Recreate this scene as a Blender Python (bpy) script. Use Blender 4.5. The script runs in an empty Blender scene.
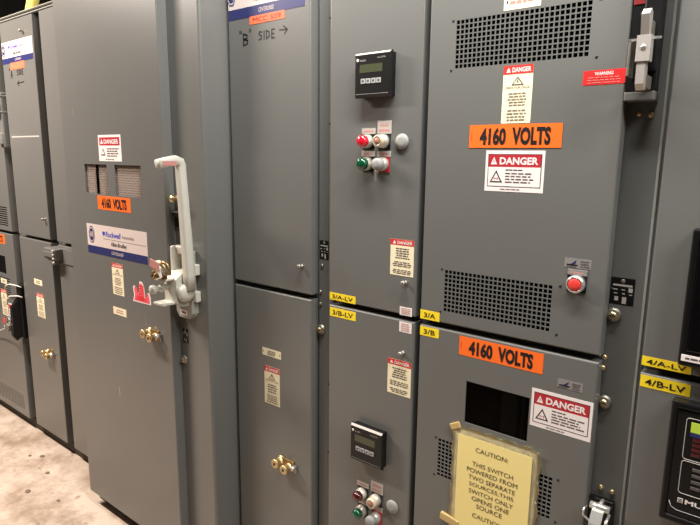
import bpy, bmesh, math, random
from mathutils import Vector, Matrix
random.seed(7)
D = bpy.data
COL = bpy.context.scene.collection
WL = {}                                  # world location of every object we make

# ------------------------------------------------------------------ materials
def lin(c):
    return tuple(((v/255)/12.92 if v/255 <= .04045 else ((v/255+.055)/1.055)**2.4) for v in c)
def mat(name, rgb, rough=.5, metal=0., spec=.5, bump=0., bscale=200., var=0., vscale=6., coat=0., trans=0., emit=0.):
    m = D.materials.new(name); m.use_nodes = True
    nt = m.node_tree; b = nt.nodes['Principled BSDF']
    c = lin(rgb)
    b.inputs['Base Color'].default_value = (*c, 1)
    b.inputs['Roughness'].default_value = rough
    b.inputs['Metallic'].default_value = metal
    b.inputs['Specular IOR Level'].default_value = spec
    b.inputs['Coat Weight'].default_value = coat
    b.inputs['Transmission Weight'].default_value = trans
    if emit:
        b.inputs['Emission Color'].default_value = (*c, 1); b.inputs['Emission Strength'].default_value = emit
    tc = nt.nodes.new('ShaderNodeTexCoord')
    geo = nt.nodes.new('ShaderNodeNewGeometry')
    if var:
        n = nt.nodes.new('ShaderNodeTexNoise'); n.inputs['Scale'].default_value = vscale; n.inputs['Detail'].default_value = 4
        nt.links.new(geo.outputs['Position'], n.inputs['Vector'])
        mx = nt.nodes.new('ShaderNodeMix'); mx.data_type = 'RGBA'
        mx.inputs['A'].default_value = (*[v*(1-var) for v in c], 1)
        mx.inputs['B'].default_value = (*[min(1, v*(1+var)) for v in c], 1)
        nt.links.new(n.outputs['Fac'], mx.inputs['Factor'])
        nt.links.new(mx.outputs['Result'], b.inputs['Base Color'])
    if bump:
        n = nt.nodes.new('ShaderNodeTexNoise'); n.inputs['Scale'].default_value = bscale; n.inputs['Detail'].default_value = 2
        nt.links.new(geo.outputs['Position'], n.inputs['Vector'])
        bp = nt.nodes.new('ShaderNodeBump'); bp.inputs['Strength'].default_value = bump; bp.inputs['Distance'].default_value = .001
        nt.links.new(n.outputs['Fac'], bp.inputs['Height']); nt.links.new(bp.outputs['Normal'], b.inputs['Normal'])
    return m
M = {}
M['paint'] = mat('grey_enamel', (103,103,100), .33, 0, .7, .10, 90, .05, 3)
M['paint_in'] = mat('grey_frame_enamel', (98,98,95), .38, 0, .6, .1, 90, .05, 5)
M['lip'] = mat('pale_lip_enamel', (150,150,144), .25, 0, .6)  # lip enamel, paler and smoother than the door enamel
M['black'] = mat('black_plastic', (16,16,17), .35, 0, .4)
M['blackm'] = mat('matte_black', (7,7,7), 1., 0, .0)
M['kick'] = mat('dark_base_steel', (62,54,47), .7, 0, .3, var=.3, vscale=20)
M['orange'] = mat('orange_vinyl', (250,112,40), .42, 0, .4)
M['forange'] = mat('fluorescent_orange_tape', (255,112,70), .45, 0, .4)
M['ink'] = mat('black_ink', (22,20,20), .5)
M['grink'] = mat('grey_ink', (120,112,104), .6)
M['dkink'] = mat('dark_fine_print', (80,74,72), .6)
M['rdink'] = mat('red_fine_print', (190,130,125), .6)
M['yellow'] = mat('yellow_vinyl', (245,215,40), .42)
M['white'] = mat('white_vinyl', (235,225,222), .45)
M['cream'] = mat('cream_vinyl', (238,226,192), .5)
M['red'] = mat('red_vinyl', (205,50,45), .45)
M['dred'] = mat('deep_red_vinyl', (178,38,50), .45)
M['wred'] = mat('bright_red_vinyl', (225,42,42), .4)
M['navy'] = mat('navy_print', (40,45,95), .4)
M['blue'] = mat('blue_print', (55,70,185), .45)
M['offw'] = mat('pale_pink_white', (208,193,188), .42)
M['pinkred'] = mat('pink_red_print', (238,92,108), .45)
M['brass'] = mat('brass', (214,190,140), .36, .8)
M['dbrass'] = mat('dull_brass', (150,122,80), .42, .7)
M['ring'] = mat('satin_ring', (205,200,190), .3, .45)
M['chrome'] = mat('chrome', (215,213,208), .24, .7)
M['alum'] = mat('brushed_aluminium', (200,192,186), .4, .5)
M['steel'] = mat('zinc_steel', (150,146,136), .4, .7)
M['lgrey'] = mat('light_grey_casting', (196,193,182), .42, 0, .5, .1, 60, .06, 20)
M['mgrey'] = mat('mid_grey_casting', (150,150,142), .42, 0, .5)
M['cap'] = mat('grey_rubber', (150,150,147), .5)
M['redl'] = mat('red_lens', (215,25,50), .12, 0, .8, coat=.6)
M['dredl'] = mat('dark_red_lens', (70,16,24), .12, 0, .8, coat=.6)
M['greenl'] = mat('green_lens', (8,75,50), .12, 0, .8, coat=.6)
M['clearl'] = mat('cloudy_clear_lens', (215,195,165), .15, 0, .7, coat=.5, var=.3, vscale=300)
M['amber'] = mat('amber_bulb', (165,115,88), .3)
M['redb'] = mat('red_button', (225,65,60), .35)
M['lcd'] = mat('lcd_glass', (72,76,56), .2)
M['lcdl'] = mat('lit_lcd', (160,180,60), .3, emit=.25)
M['key'] = mat('grey_key', (165,165,165), .5)
M['glass'] = mat('dark_glass', (8,8,9), .06, 0, .6)
M['inner'] = mat('interior_dark', (8,8,8), .9, 0, .1)
M['bar'] = mat('interior_bar', (92,95,88), .6)
M['mesh'] = mat('screen_mesh', (178,163,152), .5)
M['meshb'] = mat('screen_back', (104,94,87), .7)
M['paper'] = mat('yellow_paper', (246,226,150), .6, 0, .3)
M['sleeve'] = mat('plastic_sleeve', (240,228,190), .25, 0, .6, .8, 60, .2, 40)
M['tape'] = mat('brown_tape', (196,168,112), .35, bump=.4, bscale=50)
M['txtp'] = mat('brown_black_ink', (92,78,55), .6)
M['yelp'] = mat('yellow_conduit_paint', (238,226,120), .4)
M['gplate'] = mat('grey_legend_and_glint', (178,172,165), .4)
M['tgrey'] = mat('translucent_grey_sticker', (134,130,128), .4)
M['rplate'] = mat('maroon_plate', (125,25,25), .45)
M['cable'] = mat('white_cable', (215,212,205), .4)
M['rust'] = mat('dark_conc', (120,100,84), .8)

# ------------------------------------------------------------------ mesh builder
_txt = {}
def text_geo(s, bold=0., shear=0.):
    k = (s, bold, shear)
    if k in _txt: return _txt[k]
    c = D.curves.new('t', 'FONT'); c.body = s; c.size = 1; c.offset = bold; c.shear = shear; c.resolution_u = 3
    o = D.objects.new('t', c); COL.objects.link(o)
    dg = bpy.context.evaluated_depsgraph_get(); dg.update()
    me = D.meshes.new_from_object(o.evaluated_get(dg))
    v = [(p.co.x, p.co.y) for p in me.vertices]; f = [tuple(p.vertices) for p in me.polygons]
    D.objects.remove(o); D.curves.remove(c); D.meshes.remove(me)
    x0 = min(a[0] for a in v); x1 = max(a[0] for a in v); y0 = min(a[1] for a in v); y1 = max(a[1] for a in v)
    v = [((a[0]-x0)/(x1-x0), (a[1]-y0)/(y1-y0)) for a in v]
    _txt[k] = (v, f); return _txt[k]

class MB:
    def __init__(s): s.v = []; s.f = []; s.m = []; s.sm = []; s.mats = []
    def mi(s, m):
        if m not in s.mats: s.mats.append(m)
        return s.mats.index(m)
    def add(s, vs, fs, m, smooth=False):
        b = len(s.v); s.v += [tuple(p) for p in vs]; k = s.mi(m)
        for f in fs: s.f.append(tuple(b+i for i in f)); s.m.append(k); s.sm.append(smooth)
        return s
    def box(s, x0, x1, y0, y1, z0, z1, m, bev=0., seg=2, rot=None):
        bm = bmesh.new()
        mtx = Matrix.Translation(((x0+x1)/2, (y0+y1)/2, (z0+z1)/2))
        if rot: mtx = mtx @ rot.to_4x4()
        mtx = mtx @ Matrix.Diagonal((abs(x1-x0), abs(y1-y0), abs(z1-z0), 1))
        bmesh.ops.create_cube(bm, size=1, matrix=mtx)
        if bev: bmesh.ops.bevel(bm, geom=bm.edges[:], offset=bev, segments=seg, affect='EDGES', profile=.5)
        s.take(bm, m); return s
    def take(s, bm, m, smooth=False):
        bm.verts.index_update()
        s.add([v.co[:] for v in bm.verts], [[v.index for v in f.verts] for f in bm.faces], m, smooth); bm.free()
    def rect(s, x0, x1, z0, z1, y, m):
        return s.add([(x0,y,z0),(x1,y,z0),(x1,y,z1),(x0,y,z1)], [(0,1,2,3)], m)
    def poly(s, pts, y, m):
        return s.add([(a,y,b) for a,b in pts], [tuple(range(len(pts)))], m)
    def prism(s, pts, y0, y1, m):               # pts in x,z counter-clockwise seen from -y ; y0 front
        n = len(pts)
        v = [(a,y0,b) for a,b in pts]+[(a,y1,b) for a,b in pts]
        f = [tuple(range(n)), tuple(range(2*n-1, n-1, -1))]+[(i, i+n, (i+1)%n+n, (i+1)%n) for i in range(n)]
        return s.add(v, f, m)
    def xprism(s, pts, x0, x1, m):              # pts in y,z
        n = len(pts)
        v = [(x0,a,b) for a,b in pts]+[(x1,a,b) for a,b in pts]
        f = [tuple(range(n)), tuple(range(2*n-1, n-1, -1))]+[(i, i+n, (i+1)%n+n, (i+1)%n) for i in range(n)]
        return s.add(v, f, m)
    def lathe(s, c, prof, m, axis=(0,-1,0), n=24, smooth=True):
        ax = Vector(axis).normalized(); a = ax.orthogonal().normalized(); b = ax.cross(a); c = Vector(c)
        v = []; f = []
        for r, t in prof:
            for k in range(n):
                th = 2*math.pi*k/n; v.append((c+ax*t+(a*math.cos(th)+b*math.sin(th))*r)[:])
        for i in range(len(prof)-1):
            for k in range(n): f.append((i*n+k, i*n+(k+1)%n, (i+1)*n+(k+1)%n, (i+1)*n+k))
        f.append(tuple(range(n-1,-1,-1))); f.append(tuple((len(prof)-1)*n+k for k in range(n)))
        return s.add(v, f, m, smooth)
    def cyl(s, c, r, l, m, axis=(0,-1,0), n=20):
        return s.lathe(c, [(r*.999,0),(r,0),(r,l-.15*min(r,l)),(r-.15*min(r,l),l)], m, axis, n, False)
    def tube(s, pts, r, m, n=8, close=False):
        pts = [Vector(p) for p in pts]; v = []; f = []; N = len(pts); pa = None
        for i, p in enumerate(pts):
            t = (pts[(i+1) % N if close else min(i+1,N-1)]-pts[(i-1) % N if close else max(i-1,0)]).normalized()
            a = t.orthogonal().normalized() if pa is None else (pa-t*pa.dot(t)).normalized()
            pa = a; b = t.cross(a)
            for k in range(n):
                th = 2*math.pi*k/n; v.append((p+(a*math.cos(th)+b*math.sin(th))*r)[:])
        for i in range(N if close else N-1):
            for k in range(n): f.append((i*n+k, i*n+(k+1)%n, ((i+1)%N)*n+(k+1)%n, ((i+1)%N)*n+k))
        if not close: f.append(tuple(range(n-1,-1,-1))); f.append(tuple((N-1)*n+k for k in range(n)))
        return s.add(v, f, m, True)
    def text(s, t, x0, x1, z0, z1, y, m, bold=.0, shear=0., flip=False):
        v, f = text_geo(t, bold, shear)
        return s.add([(x0+a*(x1-x0), y, z0+b*(z1-z0)) for a, b in v], f, m)
    def words(s, x0, x1, z0, z1, rows, y, m, centre=False, h=.45):
        rz = (z1-z0)/rows
        for r in range(rows):
            zc = z1-rz*(r+.5); x = x0; xe = x1-random.random()*.25*(x1-x0)
            if centre: x = x0+(x1-xe)*.5; xe = x1-(x1-xe)*.5
            while x < xe-.001:
                w = min((x1-x0)*random.uniform(.1,.26), xe-x); s.rect(x, x+w, zc-rz*h/2, zc+rz*h/2, y, m); x += w+(x1-x0)*.04
        return s
    def stroke(s, pts, w, y, m):                # pen stroke on a vertical face, pts in x,z
        for (a,b),(c,d) in zip(pts, pts[1:]):
            L = math.hypot(c-a,d-b) or 1e-6; nx, nz = -(d-b)/L*w/2, (c-a)/L*w/2; ex, ez = (c-a)/L*w*.3, (d-b)/L*w*.3
            q = [(a-ex-nx,b-ez-nz),(c+ex-nx,d+ez-nz),(c+ex+nx,d+ez+nz),(a-ex+nx,b-ez+nz)]
            s.poly(q, y, m)
        return s
    def shift(s, dx, dy, dz): s.v = [(a+dx, b+dy, c+dz) for a, b, c in s.v]; return s
    def build(s, name, parent=None, label=None):
        P = [Vector(v) for v in s.v]
        lo = Vector([min(p[i] for p in P) for i in range(3)]); hi = Vector([max(p[i] for p in P) for i in range(3)])
        c = (lo+hi)/2
        me = D.meshes.new(name); me.from_pydata([(p-c)[:] for p in P], [], s.f)
        for m in s.mats: me.materials.append(m)
        for p, k, sm in zip(me.polygons, s.m, s.sm): p.material_index = k; p.use_smooth = sm
        me.update()
        o = D.objects.new(name, me); COL.objects.link(o)
        WL[o] = c
        if parent: o.parent = parent; o.location = c-WL[parent]
        else: o.location = c
        if label: o['label'] = label
        return o

def thing(name, label, cat, loc, group=None):
    o = D.objects.new(name, None); COL.objects.link(o); o.location = loc; o.empty_display_size = .05
    WL[o] = Vector(loc); o['label'] = label; o['category'] = cat
    if group: o['group'] = group
    return o
def tag(o, label, cat, group=None):
    o['label'] = label; o['category'] = cat
    if group: o['group'] = group
    return o
def struct(o): o['kind'] = 'structure'; return o

# ------------------------------------------------------------------ sheet-metal door with rolled edge and real openings
def door(par, x0, x1, z0, z1, yf, holes=(), dep=.036, r=.004, thk=.002, paint=None, name='door', label=None):
    m = paint or M['paint']; b = MB()
    rings = [(0, yf+dep)]+[(r*(1-math.cos(t)), yf+r*(1-math.sin(t))) for t in [math.pi/2*k/4 for k in range(5)]]
    V = []
    for i, y in rings: V += [(x0+i,y,z0+i),(x1-i,y,z0+i),(x1-i,y,z1-i),(x0+i,y,z1-i)]
    F = [(k*4+j, (k+1)*4+j, (k+1)*4+(j+1)%4, k*4+(j+1)%4)[::-1] for k in range(len(rings)-1) for j in range(4)]
    b.add(V, F, m)
    xs = sorted({x0+r, x1-r}); zs = sorted({z0+r, z1-r})
    def fill(X0, X1, Z0, Z1, hs):
        if not hs: b.rect(X0, X1, Z0, Z1, yf, m); return
        cx = sorted({X0, X1, *[h[0] for h in hs], *[h[1] for h in hs]}); cz = sorted({Z0, Z1, *[h[2] for h in hs], *[h[3] for h in hs]})
        ov = {}
        for i in range(len(cx)-1):
            for j in range(len(cz)-1):
                a, c = (cx[i]+cx[i+1])/2, (cz[j]+cz[j+1])/2
                if not any(h[0] < a < h[1] and h[2] < c < h[3] for h in hs): b.rect(cx[i], cx[i+1], cz[j], cz[j+1], yf, m)
    # group holes in horizontal bands so that a band only carries its own cuts
    bands = {}
    for h in holes: bands.setdefault(h[4], []).append(h)
    bl = sorted([(min(h[2] for h in v), max(h[3] for h in v), v) for v in bands.values()], key=lambda t: t[0])
    z = z0+r
    for lo, hi, hs in bl:
        fill(x0+r, x1-r, z, lo, []); 
        a = min(h[0] for h in hs); c = max(h[1] for h in hs)
        b.rect(x0+r, a, lo, hi, yf, m); b.rect(c, x1-r, lo, hi, yf, m)
        fill(a, c, lo, hi, hs); z = hi
    fill(x0+r, x1-r, z, z1-r, [])
    for h in holes:
        a, c, e, g = h[:4]; y2 = yf+(h[5] if len(h) > 5 else thk)
        b.add([(a,yf,e),(c,yf,e),(c,yf,g),(a,yf,g),(a,y2,e),(c,y2,e),(c,y2,g),(a,y2,g)], [(0,1,5,4),(1,2,6,5),(2,3,7,6),(3,0,4,7)], m)
    return b.build(name, par, label)
def grid(x0, z1, nx, nz, key, p=.01187, s=.0091):     # centre of top-left hole
    return [(x0+i*p-s/2, x0+i*p+s/2, z1-j*p-s/2, z1-j*p+s/2, key) for j in range(nz) for i in range(nx)]
def backing(par, x0, x1, z0, z1, y):
    return MB().box(x0, x1, y+.012, y+.016, z0, z1, M['blackm']).build('vent_filter', par)

E1, E2, E3 = .0005, .0008, .0011
class ST:      # a printed sticker: thin sheet, print in 0..1 coordinates (u right, v down)
    def __init__(s, x0, x1, z0, z1, yf, base):
        s.b = MB(); s.x0, s.x1, s.z0, s.z1, s.y = x0, x1, z0, z1, yf
        s.b.box(x0, x1, yf-E1, yf+.0002, z0, z1, M[base] if isinstance(base, str) else base)
    def X(s, u): return s.x0+u*(s.x1-s.x0)
    def Z(s, v): return s.z1-v*(s.z1-s.z0)
    def rect(s, u0, v0, u1, v1, m, l=1): s.b.rect(s.X(u0), s.X(u1), s.Z(v1), s.Z(v0), s.y-E1-.0003*l, M[m]); return s
    def text(s, t, u0, v0, u1, v1, m, l=2, bold=.0, shear=0.): s.b.text(t, s.X(u0), s.X(u1), s.Z(v1), s.Z(v0), s.y-E1-.0003*l, M[m], bold, shear); return s
    def words(s, u0, v0, u1, v1, n, m, c=False, l=2, h=.45): s.b.words(s.X(u0), s.X(u1), s.Z(v1), s.Z(v0), n, s.y-E1-.0003*l, M[m], c, h); return s
    def poly(s, p, m, l=2): s.b.poly([(s.X(u), s.Z(v)) for u, v in p], s.y-E1-.0003*l, M[m]); return s
    def tri(s, u, v, w, h, m, l=2): return s.poly([(u-w/2, v+h), (u+w/2, v+h), (u, v)], m, l)
    def out(s, name, par, label=None): return s.b.build(name, par, label)

def danger_tall(par, x0, x1, z0, z1, yf, label, symbol=True, head=.15, base='cream', rows=(5,4)):
    s = ST(x0, x1, z0, z1, yf, base)
    s.rect(0, 0, 1, head, 'red').tri(.17, head*.2, .15, head*.58, 'white').text('DANGER', .3, head*.24, .93, head*.8, 'white', bold=.02)
    if symbol:
        s.tri(.5, head+.04, .42, .15, 'dkink').tri(.5, head+.075, .29, .1, base, 3)
        s.poly([(.5,head+.09),(.53,head+.09),(.51,head+.12),(.54,head+.12),(.49,head+.17),(.5,head+.135),(.47,head+.135)][::-1], 'dkink', 4)
        s.text('HIGH VOLTAGE', .08, head+.21, .92, head+.25, 'dkink')
        s.words(.18, head+.31, .84, head+.56, rows[0], 'grink', True); s.words(.12, head+.6, .9, .97, rows[1], 'grink', True)
    else:
        s.words(.2, head+.06, .84, head+.38, 5, 'dkink', True); s.words(.1, head+.44, .92, head+.6, 3, 'dkink', True); s.words(.1, head+.66, .92, .96, 3, 'dkink', True)
    return s.out('danger_sticker', par, label)
def danger_wide(par, x0, x1, z0, z1, yf, label):
    s = ST(x0, x1, z0, z1, yf, 'white')
    s.rect(.045, .085, .955, .885, 'ink').rect(.057, .4, .943, .868, 'white', 2).rect(.057, .1, .943, .4, 'dred', 2)
    s.tri(.15, .15, .11, .19, 'white', 3).rect(.144, .22, .156, .29, 'dred', 4).text('DANGER', .25, .16, .9, .34, 'white', 3, .035)
    s.tri(.2, .48, .22, .3, 'ink', 3).tri(.2, .545, .15, .205, 'white', 4).text('M', .165, .66, .235, .72, 'dred', 5)
    s.words(.36, .44, .66, .5, 1, 'ink', l=3).words(.36, .52, .92, .8, 4, 'dkink', l=3); s.words(.28, .92, .62, .96, 1, 'dkink')
    return s.out('danger_sticker', par, label)
def volts(par, x0, x1, z0, z1, yf, label):
    s = ST(x0, x1, z0, z1, yf, 'orange')
    s.text('4160', .125, .13, .42, .88, 'ink', bold=.045).text('VOLTS', .485, .13, .89, .88, 'ink', bold=.045)
    s.rect(.025, .3, .031, .7, 'red')
    return s.out('voltage_sticker', par, label)
def ytag(par, x0, x1, z0, z1, yf, t, label, w=.8):
    s = ST(x0, x1, z0, z1, yf, 'yellow'); s.text(t, .5-w/2, .25, .5+w/2, .78, 'ink', bold=.01); return s.out('circuit_sticker', par, label)
def pinktag(par, x0, x1, z0, z1, yf, label):
    s = ST(x0, x1, z0, z1, yf, 'white'); s.words(.12, .1, .9, .9, 4, 'rdink', True); return s.out('small_notice_sticker', par, label)
def logo_tag(par, x0, x1, z0, z1, yf):
    s = ST(x0, x1, z0, z1, yf, 'tgrey')
    s.poly([(.08,.75),(.5,.75),(.5,.62),(.08,.62)], 'ink').poly([(.2,.62),(.3,.5),(.45,.12),(.42,.45),(.34,.62)], 'navy')
    s.words(.06, .8, .5, .96, 1, 'dkink').words(.6, .12, .97, .9, 3, 'dkink')
    return s.out('maker_sticker', par, 'small grey sticker with dark swoosh emblem and fine print')
def name_sign(par, x0, x1, z0, z1, yf, label, cut=False):
    s = ST(x0, x1, z0, z1, yf, 'offw')
    s.rect(0, .74, 1, 1, 'navy')
    W = x1-x0; H = z1-z0; cx, cz = .085 if not cut else .05, .36
    rx, rz = .024/W, .3
    def octo(k): return [(cx+k*rx*math.sin(a), cz+k*rz*math.cos(a)) for a in [math.pi/8+math.pi/4*j for j in range(8)]]
    s.poly(octo(1), 'navy').poly(octo(.86), 'offw', 3).poly(octo(.74), 'navy', 4).text('AB', cx-rx*.5, cz-.1, cx+rx*.5, cz+.08, 'offw', 5, .02)
    a = .28 if not cut else .22
    s.poly([(a,.2),(a+.045,.2),(a+.045,.28),(a+.022,.36),(a,.28)][::-1], 'blue')
    s.text('Rockwell', a+.055, .18, a+.31, .36, 'blue', bold=.012, shear=.2).text('Automation', a+.33, .22, a+.52, .33, 'grink')
    s.rect(a, .43, .98, .445, 'grink').text('Allen-Bradley', a+.14, .5, a+.4, .68, 'dkink', bold=.02)
    s.text('CENTERLINE®', .42, .81, .62, .92, 'offw', bold=.0, shear=.2)
    return s.out('name_sign', par, label)

def latch(par, x, z, yf=0.):
    return MB().lathe((x,yf,z), [(.0075,0),(.0075,.003),(.005,.005),(.005,.010),(.0078,.012),(.0075,.018),(.004,.020)], M['steel']).build('quarter_turn_latch', par)
def screw(par, x, z, y, r=.006, m='steel'):
    return MB().lathe((x,y,z), [(r,0),(r,.002),(r*.7,.0045),(r*.2,.005)], M[m], n=12).build('screw', par)
def lockscrew(par, x, z, y, label='round brass captive bolt in steel washer'):
    b = MB(); b.lathe((x,y,z), [(.017,0),(.017,.003),(.0145,.004),(.0145,.006),(.012,.007)], M['steel'])
    b.lathe((x,y-.007,z), [(.009,0),(.009,.005),(.007,.007)], M['brass'], n=6, smooth=False); b.box(x-.007, x+.007, y-.0155, y-.0135, z-.0012, z+.0012, M['ink'])
    return b.build('captive_bolt', par, label)
def nameplate(par, x0, x1, z0, z1, y):
    s = ST(x0, x1, z0, z1, y, 'black')
    s.b.lathe(((x0+x1)/2, y-.001, z1-(z1-z0)*.12), [(.005,0),(.004,.001)], M['steel'], n=12)
    s.rect(.1, .24, .9, .31, 'gplate').rect(.75, .35, .92, .5, 'gplate').rect(.1, .42, .3, .46, 'gplate').rect(.45, .42, .62, .45, 'gplate').rect(.15, .56, .3, .6, 'gplate')
    s.rect(.5, .56, .62, .6, 'gplate').rect(.78, .58, .92, .61, 'gplate').rect(.2, .7, .36, .86, 'gplate').rect(.52, .7, .7, .95, 'gplate').rect(.04, .4, .07, .43, 'gplate')
    return s.out('rating_plate', par, 'black rating plate with white fields')
def brass_keys(par, x, z, yf, label='pair of brass key interlock cylinders'):
    b = MB()
    for dx, dz, L in ((-.022, .004, .03), (.022, -.004, .03)):
        b.lathe((x+dx, yf, z+dz), [(.019,0),(.019,.004),(.014,.006),(.014,L),(.017,L+.001),(.017,L+.007),(.013,L+.008),(.005,L+.0085),(.005,L+.003)], M['brass'])
        b.cyl((x+dx, yf-L-.003, z+dz), .005, .006, M['ink'])
    b.box(x-.035, x+.045, yf-.006, yf, z-.02, z+.02, M['dbrass'], .001)
    b.lathe((x+.05, yf-.004, z+.004), [(.008,0),(.008,.018),(.005,.02)], M['chrome'])
    b.box(x+.043, x+.057, yf-.004, yf, z-.02, z+.01, M['steel'])
    return b.build('key_interlock', par, label)
def meter(par, x0, x1, z0, z1, yf, label):
    t = .03; c = .007
    b = MB()
    b.box(x0+.004, x1-.004, yf-.02, yf, z0+.004, z1-.004, M['black'])
    # bezel with chamfered rim
    V = [(x0,yf-.018,z0),(x1,yf-.018,z0),(x1,yf-.018,z1),(x0,yf-.018,z1),(x0,yf-.024,z0),(x1,yf-.024,z0),(x1,yf-.024,z1),(x0,yf-.024,z1),
         (x0+c*.4,yf-t,z0+c),(x1-c*.4,yf-t,z0+c),(x1-c*.4,yf-t,z1-c),(x0+c*.4,yf-t,z1-c)]
    F = [(3,2,1,0)]+[(k*4+j, k*4+(j+1)%4, k*4+4+(j+1)%4, k*4+4+j) for k in (0,1) for j in range(4)]+[(8,9,10,11)]
    b.add(V, F, M['black']); b.rect(x0+.006, x1-.006, z0+.0095, z0+.0105, yf-t-.0003, M['cap'])
    b.add([(x0+.001,yf-.0243,z1-.0004),(x1-.001,yf-.0243,z1-.0004),(x1-c*.4,yf-t-.0003,z1-c),(x0+c*.4,yf-t-.0003,z1-c)], [(0,3,2,1)], M['gplate'])  # highlight on the top chamfer, painted as a light grey strip
    W, H = x1-x0, z1-z0; y = yf-t-.0004
    b.lathe((x0+.09*W, y, z0+.83*H), [(.0045,0),(.004,.0003)], M['white'], n=12)
    b.text('ALLEN', x0+.15*W, x0+.32*W, z0+.8*H, z0+.84*H, y, M['gplate']); b.text('BULLETIN', x0+.64*W, x0+.86*W, z0+.84*H, z0+.87*H, y, M['gplate'])
    p = b.build('power_meter', par, label)
    MB().box(x0+.15*W, x0+.78*W, y-.0002, y+.0005, z0+.55*H, z0+.73*H, M['lcd']).build('lcd_screen', p, 'grey-green display screen')
    for k in range(4):
        a = x0+(.19+.145*k)*W
        MB().box(a, a+.125*W, y-.0012, y+.0003, z0+.31*H, z0+.42*H, M['key'], .0004).box(a+.03*W, a+.09*W, y-.0014, y-.0012, z0+.34*H, z0+.39*H, M['dkink']).build('key', p, 'grey button key')
    return p
def pilot(par, x, z, yf, kind, label, leg=True):
    b = MB()
    pl = M['black'] if kind != 'knob' else M['dred']
    b.box(x+.006, x+.045, yf-.003, yf, z-.023, z+.02, pl, .0006)
    r = {'tall':.045}.get(kind, .0)
    lh = .036 if kind == 'clear' else .016
    b.box(x+.0, x+.048, yf-.002, yf, z+.021, z+.021+lh, M['gplate'], .0004)
    b.words(x+.006, x+.042, z+.023, z+.02+lh*.9, 2 if lh > .02 else 1, yf-.0024, M['rdink'], True)
    b.lathe((x+.024, yf-.003, z), [(.0195,0),(.0195,.006),(.0195,.013),(.0155,.017),(.0155,.02)], M['ring'])
    o = b.build('pilot_light' if kind != 'knob' else 'selector_switch', par, label)
    l = MB(); c = (x+.024, yf-.02, z)
    if kind in ('red','dred','green'):
        l.lathe(c, [(.0155,0),(.0168,.003),(.0168,.015),(.0145,.020),(.009,.023),(.003,.0245)], {'red':M['redl'],'dred':M['dredl'],'green':M['greenl']}[kind]); l.build('lens', o)
    elif kind == 'clear':
        l.lathe(c, [(.0165,0),(.0175,.002),(.0175,.014),(.0165,.016)], M['clearl']); l.lathe((x+.024,yf-.034,z), [(.0155,0),(.015,.003),(.0125,.004),(.0115,.0025)], M['ring'])
        l.lathe((x+.024,yf-.0365,z), [(.010,0),(.008,.002)], M['amber'], n=12)
        l.build('lens', o, 'cloudy lens over an amber bulb')
    else:
        l.lathe(c, [(.0155,0),(.0172,.003),(.0172,.018),(.015,.022),(.004,.023)], M['cap']); l.build('selector_knob', o, 'grey selector knob')
    return o

# ------------------------------------------------------------------ cabinets
def carcass(par, x0, x1, y0, y1=.75, z0=.06, z1=2.372, label=None):
    b = MB()
    b.box(x0, x1, y0, y1, z0, z1, M['paint_in'], .002, 1)
    o = b.build('enclosure', par, label)
    MB().box(x0-.002, x1+.002, y0-.006, y1-.02, 0, z0, M['kick']).build('base_channel', par, 'dark recessed base channel')
    return o
ZU0, ZU1, ZL0, ZL1 = 1.240, 2.371, .074, 1.222
# ---- section with the two 4160 volt doors
S3 = thing('switchgear_cabinet', 'wide grey switchgear cabinet with red push button, perforated vents and yellow caution sheet on it', 'electrical cabinet', (-.71, .4, 0))
carcass(S3, -1.1715, -.2515, .041)
h = grid(-.743, 2.028, 28, 10, 'u')+grid(-.747, 1.386, 25, 10, 'l')
uv = door(S3, -.825, -.336, ZU0, ZU1, 0, h, label='upper high-voltage door with two perforated vents')
backing(S3, -.76, -.40, 1.905, 2.042, .006); backing(S3, -.765, -.44, 1.263, 1.4, .006)
h2 = [a for a in grid(-.7455, .891, 28, 10, 'l')]
h2 = [a for a in h2 if a[0] < -.675 or a[0] > -.49]
lv = door(S3, -.825, -.336, ZL0, ZL1, 0, h2+[(-.672,-.493,.970,1.091,'w',.003)], label='lower high-voltage door with viewing window')
backing(S3, -.765, -.40, .772, .905, .006)
MB().box(-.69, -.475, .03, .034, .955, 1.105, M['inner']).box(-.60, -.575, .022, .030, .957, 1.103, M['inner']).box(-.572, -.529, .012, .024, .957, 1.103, M['bar']).box(-.515,-.511,.012,.03,.957,1.103,M['bar']).build('window_interior', S3, 'dark compartment interior behind the window')
g = mat('smoked_window', (120,118,112), .03, 0, .4, trans=1.); g.node_tree.nodes['Principled BSDF'].inputs['IOR'].default_value = 1.14
MB().box(-.685, -.48, .0035, .0065, .96, 1.1, g).build('window_pane', S3, 'smoked viewing pane')
for x, z in ((-.757,2.033),(-.758,1.913),(-.400,2.033),(-.400,1.913),(-.761,1.392),(-.761,1.271),(-.439,1.392),(-.439,1.271),(-.759,.896),(-.760,.778),(-.406,.896),(-.405,.779)):
    MB().lathe((x,0,z), [(.0032,0),(.003,.001),(.001,.0012)], M['ink'], n=10).build('vent_screw', S3)
s = ST(-.623, -.533, 2.038, 2.16, 0, 'cream'); s.words(.15,.05,.9,.93,7,'rdink',True); s.rect(.08,.83,.12,.88,'ink'); s.out('notice_sticker', S3, 'cream notice sticker above the upper vent')
danger_tall(S3, -.614, -.540, 1.776, 1.911, 0, 'tall cream danger high voltage sticker below the upper vent')
volts(S3, -.697, -.4615, 1.7175, 1.774, -.0006, 'orange 4160 VOLTS sticker on the upper door')
danger_wide(S3, -.6485, -.4975, 1.6105, 1.711, 0, 'white and red danger sticker under the upper orange sticker')
s = ST(-.425, -.337, 1.8535, 1.8845, 0, 'wred'); s.text('WARNING', .28, .12, .72, .36, 'white', bold=.02).words(.08,.42,.93,.95,3,'rdink',True,h=.3); s.out('warning_sticker', S3, 'red warning sticker near the top right of the upper door')
logo_tag(S3, -.433, -.372, 1.440, 1.463, 0); logo_tag(S3, -.427, -.367, 1.140, 1.1625, 0)
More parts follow.
